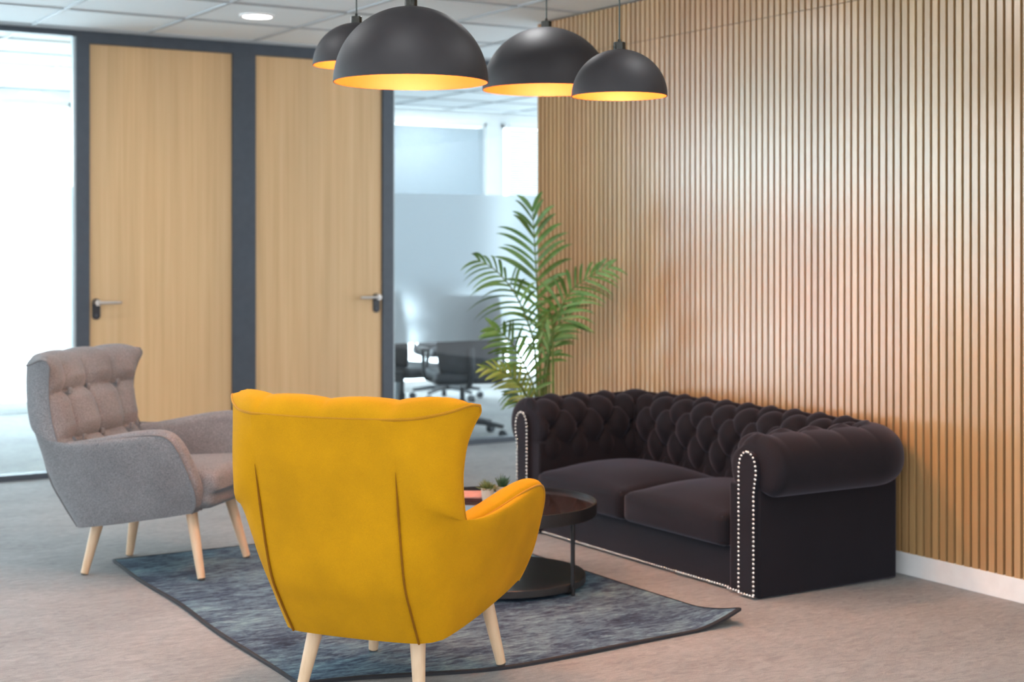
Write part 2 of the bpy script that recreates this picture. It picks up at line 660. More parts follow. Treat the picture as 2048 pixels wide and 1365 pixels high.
# partition glass with beads and frosted band
def pane(name, x0, x1, label):
    g = MB().box(x0, x1, PART - 0.005, PART + 0.005, 0.036, 2.566).obj(name, M['glass'], smooth=False)
    struct(g, label, 'window')
    m = MB()
    for a, b in ((x0, x0 + 0.016), (x1 - 0.016, x1)):
        m.box(a, b, PART - 0.022, PART + 0.022, 0.036, 2.566)
    m.obj('glazing_bead', M['alu'], g, smooth=False)
    fl = MB().box(x0 + 0.016, x1 - 0.016, PART + 0.006, PART + 0.0065, 0.70, 1.69).obj('frosted_film', M['film'], g, smooth=False)
    fl['label'] = 'frosted film band across the glass'
    return g

pane('window_1', -1.52, 2.502, 'glass partition left of the doors with a frosted band')
pane('window_12', -5.22, -1.60, 'glass partition bay further left, past the dark post')
pane('window_2', 4.572, 6.90, 'glass partition right of the doors with a frosted band')

# rooms beyond the partition
struct(MB().box(3.56, 3.62, PART + 0.05, FARY, 0, CEIL).obj('wall_between_rooms', M['wall'], smooth=False),
       'plain white wall between the two glazed rooms', 'wall')
mb = MB()
mb.box(X0, X1, FARY, FARY + 0.12, 2.51, CEIL)
mb.box(X0, X1, FARY, FARY + 0.12, 0, 0.05)
for a, b in ((7.40, 7.55), (3.50, 3.75), (0.4, 0.46), (-3.06, -3.0), (-6.46, -6.4), (X0, X0 + 0.1), (X1 - 0.3, X1)):
    mb.box(a, b, FARY, FARY + 0.12, 0.05, 2.51)
struct(mb.obj('wall_far', M['wall'], smooth=False), 'white outer wall with tall windows beyond the partition', 'wall')
n = 3
for a, b, lb in ((-3.0, 0.4, 'tall outer window of the left room, left half'), (-6.4, -3.06, 'tall outer window further left in the left room'), (0.46, 3.50, 'tall outer window of the left room, right half'),
                 (3.75, 7.40, 'wide outer window behind the blind in the meeting room'), (7.55, X1 - 0.3, 'outer window right of the white pillar in the meeting room')):
    g = MB().box(a, b, FARY + 0.05, FARY + 0.058, 0.05, 2.51).obj('window_%d' % n, M['glass'], smooth=False)
    struct(g, lb, 'window')
    m = MB()
    m.box(a, a + 0.05, FARY + 0.03, FARY + 0.09, 0.05, 2.51); m.box(b - 0.05, b, FARY + 0.03, FARY + 0.09, 0.05, 2.51)
    m.box(a, b, FARY + 0.03, FARY + 0.09, 0.05, 0.09); m.box(a, b, FARY + 0.03, FARY + 0.09, 2.47, 2.51)
    m.obj('window_frame', M['white'], g, smooth=False)
    n += 1

def blind(x0, x1, z0, tilt, label):
    t = thing('venetian_blind', label, 'blind', ((x0 + x1) / 2, FARY - 0.06, 0), 0, 'venetian blinds in the meeting room')
    h = (x1 - x0) / 2
    MB().box(-h, h, -0.02, 0.02, 2.46, 2.50).obj('headrail', M['white'], t, smooth=False)
    m = MB()
    z = 2.44
    c, s = math.cos(tilt) * 0.0125, math.sin(tilt) * 0.0125
    while z > z0:
        m.add([(-h, -c, z - s), (h, -c, z - s), (h, c, z + s), (-h, c, z + s)], [(0, 1, 2, 3)])
        z -= 0.022
    sl = m.obj('blind_slats', M['blind'], t, smooth=False)
    so = sl.modifiers.new('thick', 'SOLIDIFY'); so.thickness = 0.0008
    MB().box(-h, h, -0.012, 0.012, z0 - 0.02, z0 - 0.005).obj('bottom_rail', M['white'], t, smooth=False)
blind(3.8, 7.32, 0.85, math.radians(62), 'closed venetian blind left of the white pillar in the meeting room')
blind(7.60, 8.8, 0.85, math.radians(50), 'open-tilted venetian blind right of the white pillar in the meeting room')

# downlight
t = thing('ceiling_downlight', 'round white recessed downlight glowing in the ceiling above the doors', 'ceiling light', (3.19, 7.83, CEIL))
v, f = lathe([(0.078, 0.004), (0.080, -0.006), (0.094, -0.006), (0.096, 0.004)], 40)
MB().add(v, f).obj('trim_ring', M['white'], t)
v, f = lathe([(0.079, 0.0), (0.001, 0.0)], 40)
MB().add(v, f).obj('diffuser', M['led'], t)

# ------------------------------------------------------------------ rug
RX0, RX1, RY0, RY1 = 1.885, 3.54, 4.185, 6.41
def rug_top(a, b):
    x = RX0 + (RX1 - RX0) * a
    y = RY0 + (RY1 - RY0) * b
    fk = [(0, .12), (.42, -.052), (1, 0)]
    for (a0, f0), (a1, f1) in zip(fk, fk[1:]):
        if a0 <= a < a1 or (a1 == 1 and a >= 1):
            q = (a - a0) / (a1 - a0)
            q = q * q * (3 - 2 * q)
            y += (f0 + (f1 - f0) * q) * (1 - b) ** 2
    x += 0.07 * b * (1 - a)
    # curled front right corner
    d = max(0.0, 1 - math.hypot((RX1 - x) / 0.22, (y - RY0) / 0.30))
    z = 0.010 + 0.050 * d ** 1.6
    x += -0.010 * d
    z += 0.0015 * math.sin(9 * y + 2) * math.sin(7 * x)
    # slightly wavy sides
    x += 0.006 * math.sin(5.1 * y) * (1 - 2 * abs(a - 0.5))
    if a < 0.02: x += 0.006 * math.sin(6 * y)
    return Vector((x, y, z))
NU, NV = 90, 110
t = thing('rug', 'dark blue distressed rug with one curled corner on the grey carpet', 'rug', (0, 0, 0))
G = [[rug_top(i / NU, j / NV) for j in range(NV + 1)] for i in range(NU + 1)]
top = MB().add(*grid(G, True)).obj('pile', M['rug'], t)
loop = [rug_top(i / NU, 0) for i in range(NU + 1)] + [rug_top(1, j / NV) for j in range(1, NV + 1)] + \
       [rug_top(1 - i / NU, 1) for i in range(1, NU + 1)] + [rug_top(0, 1 - j / NV) for j in range(1, NV + 1)]
m = MB()
cx, cy_ = (RX0 + RX1) / 2, (RY0 + RY1) / 2
ring = []
for p in loop:
    o = Vector((p.x - cx, p.y - cy_, 0)).normalized()
    ring.append([p + Vector((0, 0, 0.002)) - o * 0.007, p + Vector((0, 0, 0.0025)), p + o * 0.006, p + o * 0.005 - Vector((0, 0, 0.009)), p - o * 0.03 - Vector((0, 0, 0.009))])
m.add(*grid(ring, False))
m.obj('bound_edge', M['rug_edge'], t)


# ------------------------------------------------------------------ armchairs
def armchair(label, cat, loc, heading, fab, pipemat):
    t = thing('wingback_armchair', label, cat, (loc[0], loc[1], 0.0), heading, 'wingback armchairs round the coffee table')
    V = Vector
    PL = spline([(-.285, .205, .197), (-.350, .211, .30), (-.405, .215, .41), (-.463, .222, .67), (-.485, .225, .80), (-.492, .226, .860)], 25)
    TP = spline([(-.492, .226, .860), (-.455, .285, .863), (-.395, .345, .875), (-.335, .388, .891), (-.300, .400, .888)], 17)
    BT = spline([(-.285, .205, .197), (-.262, .243, .200), (-.215, .264, .206), (-.05, .282, .228), (.14, .290, .256), (.258, .290, .275)], 17)
    FE = [(.258, .290, .275), (.282, .303, .312), (.288, .328, .375), (.272, .354, .45), (.248, .380, .53), (.216, .392, .578), (.165, .394, .596),
          (.05, .385, .588), (-.10, .367, .562), (-.20, .354, .546), (-.252, .350, .541), (-.283, .350, .560), (-.300, .350, .61),
          (-.314, .353, .69), (-.313, .363, .77), (-.300, .380, .83), (-.289, .396, .866), (-.300, .400, .888)]
    FEs = spline(FE, 180)
    nt_ = 44
    FEr = resample(FEs, nt_)
    PLr = resample(PL, nt_)
    nw = 16
    TPr, BTr = resample(TP, nw + 1), resample(BT, nw + 1)

    def mir(p, s):
        return V((p.x, p.y * s, p.z))
    shell = MB()
    for s in (-1, 1):
        G = []
        for i in range(nt_):
            tt = i / (nt_ - 1)
            row = []
            for j in range(nw + 1):
                ww = j / nw
                p = PLr[i].lerp(FEr[i], ww) + BTr[j].lerp(TPr[j], tt) - \
                    (PLr[0].lerp(FEr[0], ww) * (1 - tt) + PLr[-1].lerp(FEr[-1], ww) * tt)
                # soft outward belly
                q = math.sin(math.pi * min(1, ww * 1.0)) * math.sin(math.pi * tt) ** 0.6
                p = p + V((-0.014, 0.034, 0)) * q + V((-.005, .010, 0)) * math.sin(math.pi * min(1, ww)) ** 0.7 * math.exp(-((tt - .46) / .16) ** 2)
                row.append(mir(p, s))
            G.append(row)
        shell.add(*grid(G, s > 0))
    # rear panel between the two pleats
    G = []
    for i in range(nt_):
        row = []
        for j in range(21):
            a = -1 + 2 * j / 20
            p = PLr[i]
            row.append(V((p.x - 0.014 * (1 - a * a) - 0.004 * (1 - abs(a) ** 10), p.y * a, p.z - 0.004 * (1 - a * a) * (1 if i else 0))))
        G.append(row)
    shell.add(*grid(G, False))
    # underside
    G = []
    for j in range(nw + 1):
        G.append([V((BTr[j].x, BTr[j].y * (-1 + 2 * k / 10), BTr[j].z)) for k in range(11)])
    shell.add(*grid(G, True))
    shell.obj('shell', fab, t, angle=35)

    # piping: rear top edge and both sides down to the front feet
    loop = [mir(p, -1) for p in FEs] + [mir(p, -1) for p in reversed(TP)][1:]
    loop += [V((-.492 - 0.014 * (1 - a * a), .226 * a, .860 - 0.003 * (1 - a * a))) for a in [x / 10 for x in range(-9, 10)]]
    loop += TP[:-1] + [p for p in reversed(FEs)]
    MB().add(*tube(loop, 0.0038, 8)).obj('piping', pipemat, t)
    # pleat seams
    for s in (-1, 1):
        pts = [mir(p, s) + V((-0.003, 0.0005 * s, 0)) for p in PLr[: int(nt_ * 0.80)]]
        n_ = len(pts)
        MB().add(*tube(pts, [0.0034 if i < n_ - 8 else 0.0034 * (n_ - 1 - i) / 8 + 0.0006 for i in range(n_)], 8)).obj('pleat', M['yellow_fold_shade'] if fab is M['yellow'] else pipemat, t)

    # tufted inner back: columns from the seat up the front, over the top, to the rear piping
    zs = [.40, .50, .58, .66, .74, .81, .865]
    xin = [-.245, -.268, -.288, -.312, -.342, -.368, -.392]
    xe = [-.235, -.262, -.292, -.308, -.314, -.306, -.293]
    ye = [.30, .330, .349, .352, .360, .376, .395]
    NC, NR = 96, 84
    base = []
    for i in range(NC + 1):
        a = -1 + 2 * i / NC
        s = abs(a)
        col = []
        for z, xi, x_, y_ in zip(zs, xin, xe, ye):
            col.append((xi + (x_ - xi) * s ** 2.2, y_ * a, z))
        col.append((-.428 + .128 * s ** 2.6, .396 * a, .884 + .006 * s ** 2))
        col.append((-.470 + .170 * s ** 2.6, .398 * a, .880 + .010 * s ** 2))
        # end on the rear piping curve
        if s < 0.58:
            b = s / 0.58
            e = V((-.492 - .014 * (1 - b * b), .226 * b, .860))
        else:
            b = (s - 0.58) / 0.42
            e = TP[min(16, int(b * 16))].lerp(TP[min(16, int(b * 16) + 1)], b * 16 - int(b * 16))
        col.append((e.x, math.copysign(e.y, a) if a else 0, e.z))
        base.append(resample(spline(col, 120), NR + 1))
    G = []
    for i in range(NC + 1):
        row = []
        for j in range(NR + 1):
            p = base[i][j]
            du = base[min(NC, i + 1)][j] - base[max(0, i - 1)][j]
            dv = base[i][min(NR, j + 1)] - base[i][max(0, j - 1)]
            nrm = du.cross(dv)
            if nrm.length < 1e-9:
                nrm = V((1, 0, 0))
            nrm.normalize()
            s = abs(-1 + 2 * i / NC)
            yy = p.y
            py = min(1.0, abs(math.sin(math.pi * yy / 0.205)) ** 0.55) if abs(yy) < .31 else 1.0
            pz = 1.0
            if p.z < .84 and j < NR * 0.72:
                pz = min(1.0, (abs(p.z - .755) / 0.045)) ** 0.5 * min(1.0, (abs(p.z - .565) / 0.045)) ** 0.5
            edge = (1 - s ** 9) * min(1, (NR - j) / 7) ** 0.6
            tp = max(0.0, min(1.0, (p.z - .80) / .07))
            py = py + (1 - py) * tp * 0.55
            h = 0.044 * (0.35 + 0.65 * py) * (0.12 + 0.88 * pz) - 0.018 * (1 - py) * (1 - pz) - 0.008 * (1 - py)
            h *= 1 - 0.35 * tp
            row.append(p + nrm * h * edge)
        G.append(row)
    MB().add(*grid(G, False)).obj('backrest', fab, t, angle=80)
    for yb in (-.205, 0, .205):
        for zb, xb in ((.755, -.347), (.565, -.284)):
            xo = xb + (.03 if abs(yb) > .1 else 0.0)
            v, f = rbox(0.006, 0.013, 0.013, 0.006, 5)
            MB().add([p + V((xo + 0.008, yb, zb)) for p in v], f).obj('button', fab, t)

    # arm pads: sheet rolling from the outer piping to the inner wall
    for s in (-1, 1):
        i1 = int(180 * 10.6 / 17)
        edge = FEs[:i1]
        edge = resample(edge, 60)
        G = []
        for i, e in enumerate(edge):
            tg = (edge[min(59, i + 1)] - edge[max(0, i - 1)])
            tg.y = 0
            tg.normalize()
            nn = V((tg.z, 0, -tg.x)) * -1
            nn = -nn if nn.dot(V((0.05, 0, 0.42)) - e) > 0 else nn
            nn = nn * min(1.0, 0.1 + i / 12)
            c = V((-.02, .285, .40))
            ring = [e, e + nn * .013 + V((0, -.010, 0)), e + nn * .019 + V((0, -.032, 0)), e + nn * .014 + V((0, -.058, 0)),
                    e + nn * -.004 + V((0, -.076, 0))]
            q = e + V((0, -.080, 0))
            q2 = q.lerp(c, 0.35); q2.y = q.y * .6 + .40 * c.y
            q3 = q.lerp(c, 0.9)
            ring += [q - nn * 0.03, q2, q3]
            G.append([mir(p, s) for p in spline(ring, 22)])
        MB().add(*grid(G, s < 0)).obj('armrest', fab, t, angle=80)

    # seat cushion
    def sf(p):
        u = p.x / .335
        q = V(p)
        q.z += 0.022 * (1 - (p.y / .27) ** 2) * (1 if p.z > 0 else 0) * (1 - abs(u) ** 4)
        if p.z < 0:
            q.x *= 1 - 0.07 * (p.x > 0)
        q.y *= 1 + 0.05 * u
        return q + V((.025, 0, .352 + 0.014 * u))
    v, f = rbox(.335, .262, .080, .045, 16, sf)
    MB().add(v, f).obj('seat', fab, t)

    # legs
    for fx, fy, tx, ty, tz in ((.265, .228, .205, .185, .285), (.265, -.228, .205, -.185, .285),
                               (-.265, .196, -.215, .165, .215), (-.265, -.196, -.215, -.165, .215)):
        pts = [V((tx, ty, tz)).lerp(V((fx, fy, 0.006)), k / 6) for k in range(7)]
        lg = MB().add(*tube(pts, [.0245 - .0088 * k / 6 for k in range(7)], 20)).obj('leg', M['beech'], t, angle=50)
        d = V((fx - tx, fy - ty, .006 - tz)).normalized()
        MB().add(*tube([V((fx, fy, 0.006)) - d * 0.001, V((fx, fy, 0.0)) ], [.0145, .014], 16)).obj('glide', M['foot'], lg)
    return t


M['yellow_fold_shade'] = fabric('mustard_fold_shade', (0.20, 0.075, 0.002), (0.28, 0.11, 0.004), 900, 0.0)  # darker mustard paints in the shade of the pleat folds
M['yellow_pipe'] = fabric('mustard_piping', (0.40, 0.17, 0.004), (0.52, 0.24, 0.008), 900, 0.1)
M['grey_pipe'] = fabric('grey_piping', (0.12, 0.115, 0.12), (0.22, 0.21, 0.21), 900, 0.1)
ych = armchair('mustard yellow wingback armchair seen from behind, nearest the camera', 'armchair', (2.1701, 4.1809), math.radians(36.1), M['yellow'], M['yellow_pipe'])
ych.location.z = 0.012
gch = armchair('grey wool wingback armchair with a tufted back, at the far left of the rug', 'armchair', (2.1108, 6.1807), math.radians(-44.7), M['grey'], M['grey_pipe'])
gch.location.z = 0.0058
gch.rotation_euler[1] = -0.0215


# ------------------------------------------------------------------ chesterfield sofa
def sofa():
    SX0, SX1, SY0, SY1 = 3.83, 4.56, 4.433, 6.15
    OX, OY = SX0, SY0
    t = thing('chesterfield_sofa', 'black velvet two-seat button-tufted rolled-arm sofa with silver studs against the slat wall', 'sofa', (OX, OY, 0))
    L = SY1 - SY0
    V = Vector
    fab = M['velvet']
    # body in local coordinates (x depth from front, y along the wall)
    DX = SX1 - SX0
    for name, bx in (('side_panel', (0.004, DX, 0.0, 0.175)), ('side_panel', (0.004, DX, L - 0.175, L)), ('back_panel', (DX - 0.16, DX, 0.176, L - 0.176))):
        MB().box(bx[0], bx[1], bx[2], bx[3], 0.004, 0.43).obj(name, fab, t, bevel=0.008)
    v, f = rbox(0.05, (L - 0.36) / 2, 0.083, 0.014, 14)
    MB().add([p + V((0.065, L / 2, 0.088)) for p in v], f).obj('front_rail', fab, t)

    # tufted roll swept round arms and back
    IN = 0.18
    seq = []                          # (kind, param)
    arm = DX - IN
    back = L - 2 * IN
    ds = 0.008
    n1 = int(arm / ds)
    for i in range(n1): seq.append(('a', arm * i / n1))
    nc = 16
    for i in range(nc): seq.append(('c1', i / nc))
    n2 = int(back / ds)
    for i in range(n2): seq.append(('b', back * i / n2))
    for i in range(nc): seq.append(('c2', i / nc))
    for i in range(n1 + 1): seq.append(('e', arm * i / n1))
    prof = spline([(-.135, .20, 0), (-.150, .31, 0), (-.172, .42, 0), (-.178, .50, 0), (-.160, .565, 0), (-.105, .606, 0), (-.035, .618, 0),
                   (.035, .604, 0), (.088, .565, 0), (.108, .51, 0), (.098, .448, 0), (.055, .408, 0), (.0, .402, 0), (-.06, .41, 0)], 200)
    prof = resample(prof, 92)
    arc = [0]
    for a, b in zip(prof, prof[1:]): arc.append(arc[-1] + (b - a).length)
    NP = len(prof)

    def pos(kind, q, d, z, k):
        o = d + IN
        if kind == 'a': return V((q, IN - o, z))
        if kind == 'c1':
            ph = q * math.pi / 2
            return V((arm + o * math.sin(ph) * (k), IN - o * math.cos(ph), z))
        if kind == 'b': return V((arm + o * k, IN + q, z))
        if kind == 'c2':
            ph = q * math.pi / 2
            return V((arm + o * math.cos(ph) * k, IN + back + o * math.sin(ph), z))
        return V((arm - q, IN + back + o, z))
    tot = 0
    svals = []
    for kind, q in seq:
        if kind == 'a': s = q
        elif kind == 'c1': s = arm + q * 0.16
        elif kind == 'b': s = arm + 0.16 + q
        elif kind == 'c2': s = arm + 0.16 + back + q * 0.16
        else: s = arm + 0.32 + back + q
        svals.append(s)
    S = svals[-1]
    SP = S / round(S / 0.158)
    B = []
    for (kind, q), s in zip(seq, svals):
        e = min(s, S - s)
        row = []
        if e < 0.06:
            c = math.sqrt(max(0.0, 1 - (1 - e / 0.06) ** 2))
            sc = 0.80 + 0.20 * c
        else:
            sc = 1
        for p in prof:
            d = -.060 + (p.x + .060) * sc
            z = .49 + (p.y - .49) * (sc if p.y > .30 else 1)
            k = 1.0
            if kind in ('b', 'c1', 'c2') and d > -.10: k = 1 - (d + .10) / .21 * 0.11
            row.append(pos(kind, q, d, z, k))
        B.append(row)
    G = []
    for i, row in enumerate(B):
        s = svals[i]
        out = []
        e = min(s, S - s)
        for j, p in enumerate(row):
            du = B[min(len(B) - 1, i + 1)][j] - B[max(0, i - 1)][j]
            dv = row[min(NP - 1, j + 1)] - row[max(0, j - 1)]
            nrm = dv.cross(du)
            if nrm.length < 1e-9: nrm = V((0, 0, 1))
            nrm.normalize()
            a = arc[j]
            u = s / SP
            vv = (a + 0.035) / 0.22
            if vv <= 2.5:
                c1 = abs(math.sin(math.pi * (u + vv)))
                c2 = abs(math.sin(math.pi * (u - vv)))
                puff = (c1 * c2) ** 0.5
                # nearest button
                kb = round(vv * 2) / 2
                ub = round(u - (kb % 1)) + (kb % 1)
                dd = math.hypot((u - ub) * SP, (vv - kb) * 0.22)
                h = 0.034 * puff - 0.024 * math.exp(-(dd / 0.018) ** 2)
            else:
                c = abs(math.sin(math.pi * (u - 0.5)))
                fade = max(0.0, 1 - (vv - 2.5) / 0.8) ** 1.3
                h = 0.030 * (1 - fade) + fade * (0.014 + 0.016 * c ** 0.4)
                if fade == 0: h = 0.030
                h *= max(0.0, min(1.0, (arc[-1] - a) / 0.10))
                h *= 0.75
            if kind_front(seq[i]):
                pass
            h *= min(1, e / 0.035)
            out.append(p + nrm * (h - 0.012))
        G.append(out)
    roll = MB().add(*grid(G, True))
    # rounded fabric caps at the two arm fronts
    for row, fl in ((G[0], False), (G[-1], True)):
        c = sum(row, V((0, 0, 0))) / len(row)
        n0 = len(row)
        vs = [c + V((-0.006, 0, 0))] + [c.lerp(p, .6) + V((-0.006, 0, 0)) for p in row] + row
        fs = []
        for k in range(n0):
            k2 = (k + 1) % n0
            fs.append((0, 1 + k, 1 + k2)); fs.append((1 + k, 1 + n0 + k, 1 + n0 + k2, 1 + k2))
        roll.add(vs, [q[::-1] for q in fs] if not fl else fs)
    roll.obj('tufted_roll', fab, t, angle=80)

    # buttons where the tufts meet
    vB, fB = rbox(0.009, 0.009, 0.004, 0.0038, 4)
    bme = None
    nb = int(S / SP)
    cnt = 0
    for kb in (1.0, 1.5, 2.0, 2.5):
        a = kb * 0.22 - 0.035
        j = min(range(NP), key=lambda q: abs(arc[q] - a))
        for m_ in range(nb + 1):
            s = (m_ + (kb % 1)) * SP
            if s < 0.05 or s > S - 0.05: continue
            i = min(range(len(svals)), key=lambda q: abs(svals[q] - s))
            du = B[min(len(B) - 1, i + 1)][j] - B[i - 1][j]
            dv = B[i][j + 1] - B[i][j - 1]
            nrm = dv.cross(du).normalized()
            if bme is None:
                o = MB().add(vB, fB).obj('button', fab, t)
                bme = o
            else:
                o = bme.copy(); COL.objects.link(o); o.parent = t
            o.rotation_euler = nrm.to_track_quat('Z', 'Y').to_euler()
            o.location = G[i][j] + nrm * 0.003
    # cushions
    cw = (L - 0.36) / 2
    for k in (0, 1):
        yc = 0.18 + cw * (k + 0.5)
        def cf(p):
            q = V(p)
            fx, fy = abs(p.x / .30), abs(p.y / (cw / 2))
            if p.z > 0: q.z += 0.066 * (1 - min(1, fx) ** 2.6) * (1 - min(1, fy) ** 3)
            q.x -= 0.012 * (1 - (p.z / .062) ** 2) * (p.x < 0) * (1 - fy ** 4)
            return q + V((.282, yc, .232))
        v, f = rbox(.300, cw / 2 - 0.002, .062, .026, 20, cf)
        c = MB().add(v, f).obj('seat_cushion', fab, t)
        pts = []
        for q in range(31):
            y_ = -(cw / 2 - .018) + (cw - .036) * q / 30
            pts.append(V((-.289, yc + y_, .286)) + V((.282, 0, 0)))
        MB().add(*tube(pts, 0.004, 6)).obj('seam_piping', fab, c)

    # facing panels with studs
    nail_pts = []
    def facing(y_out, sg):
        # outline in (y offset from outer face going inward, z)
        o = [(0.006, 0.012), (0.006, .40), (0.000, .44), (-0.007, .475), (-0.004, .515), (.012, .545), (.040, .560), (.070, .553), (.090, .528), (.098, .49), (.098, .012)]
        pts = spline([(a, b, 0) for a, b in o[1:10]], 60)
        poly = [V((o[0][0], o[0][1], 0))] + pts + [V((o[10][0], o[10][1], 0))]
        xf, xb = -0.016, 0.006
        n0 = len(poly)
        vs = [V((xf, y_out + sg * p.x, p.y)) for p in poly] + [V((xb, y_out + sg * p.x, p.y)) for p in poly]
        fs = [tuple(range(n0))] + [(k, k + n0, (k + 1) % n0 + n0, (k + 1) % n0) for k in range(n0)]
        if sg < 0: fs = [q[::-1] for q in fs]
        fp = MB().add(vs, fs).obj('arm_facing', fab, t, angle=50, bevel=0.002)
        path = [V((o[0][0], .02, 0))] + [p for p in pts] + [V((.098, .02, 0))]
        path = resample(path, int(1.13 / 0.0165))
        return [V((xf - 0.001, y_out + sg * (p.x + (0.003 if p.x < .05 else -.003)), p.y)) for p in path]
    near = facing(0, 1)
    far = facing(L, -1)
    baseline = [V((-0.002 if (.11 < y_ < L - .11) else -.017, y_, 0.014)) for y_ in [0.012 + i * 0.0165 for i in range(int((L - .02) / .0165) + 1)]]
    baseline = [V((0.014, p.y, p.z)) if .18 < p.y < L - .18 else p for p in baseline]
    v, f = [], []
    hv, hf = lathe([(0.0058, 0.0), (0.0052, 0.0022), (0.0032, 0.0040), (0.0005, 0.0046)], 10)
    rot = Matrix.Rotation(-math.pi / 2, 4, 'Y')
    hv = [rot @ V(p) for p in hv]
    single = near + baseline[:(100 - len(near))]
    rest = baseline[(100 - len(near)):] + far
    first = None
    for p in single:
        if first is None:
            first = MB().add(hv, hf).obj('stud', M['nail'], t)
            o = first
        else:
            o = first.copy(); COL.objects.link(o); o.parent = t
        o.location = p
    m = MB()
    for p in rest:
        k = 0.8 if p.z < 0.0145 else 1.0
        m.add([q * k + p for q in hv], hf)
    o = m.obj('stud_row', M['nail'], t)
    o['kind'] = 'stuff'
    return t

def kind_front(x): return False
sofa()


# ------------------------------------------------------------------ coffee table
TX, TY = 3.13, 5.155
t = thing('coffee_table', 'low round black tray table with a lower shelf, standing on the blue rug', 'table', (TX, TY, 0.011))
tb = thing_z = 0.011
R = 0.375
v, f = lathe([(0.001, .302 - tb), (R - .006, .302 - tb), (R - .003, .290 - tb), (R, .290 - tb), (R, .338 - tb), (R - .005, .3385 - tb), (R - .0055, .326 - tb), (R - .0057, .305 - tb)], 96)
MB().add(v, f).obj('tray', M['tmetal'], t)
v, f = lathe([(R - .0065, .3195 - tb), (R - .0065, .325 - tb), (0.001, .325 - tb)], 96)
MB().add(v, f).obj('glass_top', M['tabletop'], t)
RB = .332
v, f = lathe([(0.001, .012), (RB - .004, .012), (RB, .015), (RB, .040), (RB - .003, .043), (0.001, .043)], 96)
MB().add(v, f).obj('lower_shelf', M['tbase'], t)
for k in range(3):
    a = math.atan2(4.83 - TY, 3.25 - TX) + k * math.pi * 2 / 3
    c, s = math.cos(a), math.sin(a)
    pts = spline([(c * .346, s * .346, .292 - tb), (c * .346, s * .346, .15), (c * .346, s * .346, .05), (c * .342, s * .342, .025), (c * .325, s * .325, .010), (c * .28, s * .28, .008)], 24)
    MB().add(*tube(pts, 0.0085, 12)).obj('leg', M['tmetal'], t)
    MB().add(*tube([(c * .348, s * .348, 0.03), (c * .348, s * .348, 0.0)], 0.007, 12)).obj('foot', M['tmetal'], t)

# potted succulents
def pot(x, y, label):
    t = thing('potted_succulent', label, 'potted plant', (x, y, .3258), 0, 'small succulents on the coffee table')
    v, f = lathe([(0.001, 0.0), (.0205, 0.0), (.0215, .002), (.0262, .052), (.0268, .054), (.0245, .054), (.0235, .046), (.001, .046)], 32)
    MB().add(v, f).obj('pot', M['cream'], t)
    v, f = lathe([(.0238, .0475), (.012, .049), (.001, .0495)], 20)
    MB().add(v, f).obj('soil', M['soil'], t)
    return t

def blades(t, n, L0, L1, wdt, spread, mat, seed, name):
    rnd = random.Random(seed)
    m = MB()
    for i in range(n):
        az = rnd.random() * 2 * math.pi
        el = math.radians(90 - spread * math.sqrt(rnd.random()))
        Ln = rnd.uniform(L0, L1)
        d = Vector((math.cos(az) * math.cos(el), math.sin(az) * math.cos(el), math.sin(el)))
        r0 = Vector((d.x, d.y, 0)) * rnd.uniform(0, .016)
        pts = []
        for k in range(6):
            q = k / 5
            p = Vector((0, 0, .047)) + r0 + d * Ln * q
            p.z += Ln * 0.12 * q * q
            pts.append(p)
        rr = [wdt * x for x in (.75, 1.0, .95, .75, .45, .08)]
        m.add(*tube(pts, rr, 6))
    return m.obj(name, mat, t)
p1 = pot(3.107, 5.227, 'cream pot with a rounded olive-green succulent, left one on the table')
blades(p1, 90, .022, .045, .0026, 85, M['succ1'], 3, 'succulent')
p2 = pot(3.182, 5.236, 'cream pot with a spiky dark-green succulent, right one on the table')
blades(p2, 26, .034, .055, .0042, 45, M['succ2'], 5, 'succulent')

def magazine(x, y, z, hx, hy, hz, rz, mat, label, name='magazine'):
    t = thing(name, label, 'magazine', (x, y, z), rz)
    MB().box(-hx + .002, hx - .002, -hy + .002, hy - .002, .0012, hz - .0012).obj('pages', M['paper'] if mat == 'pink' else M['darkcover'], t, smooth=False)
    m = MB().box(-hx, hx, -hy, hy, hz - .0012, hz).box(-hx, hx, -hy, hy, 0, .0012).box(-hx, -hx + .002, -hy, hy, 0, hz)
    m.obj('cover', M[mat], t, smooth=False)
    return t
magazine(3.06, 5.36, .3255, .105, .085, .012, math.radians(-38), 'darkcover', 'dark book lying behind the two succulents on the table, under a pink magazine', 'book')
magazine(3.064, 5.363, .338, .10, .08, .004, math.radians(-36), 'pink', 'salmon pink magazine on the dark book behind the succulents')
magazine(3.30, 5.30, .3255, .075, .055, .010, math.radians(20), 'darkcover', 'small dark notebook near the sofa edge of the table', 'notebook')
magazine(3.305, 5.302, .336, .068, .05, .005, math.radians(8), 'pink', 'small salmon pink booklet on top of the dark notebook')

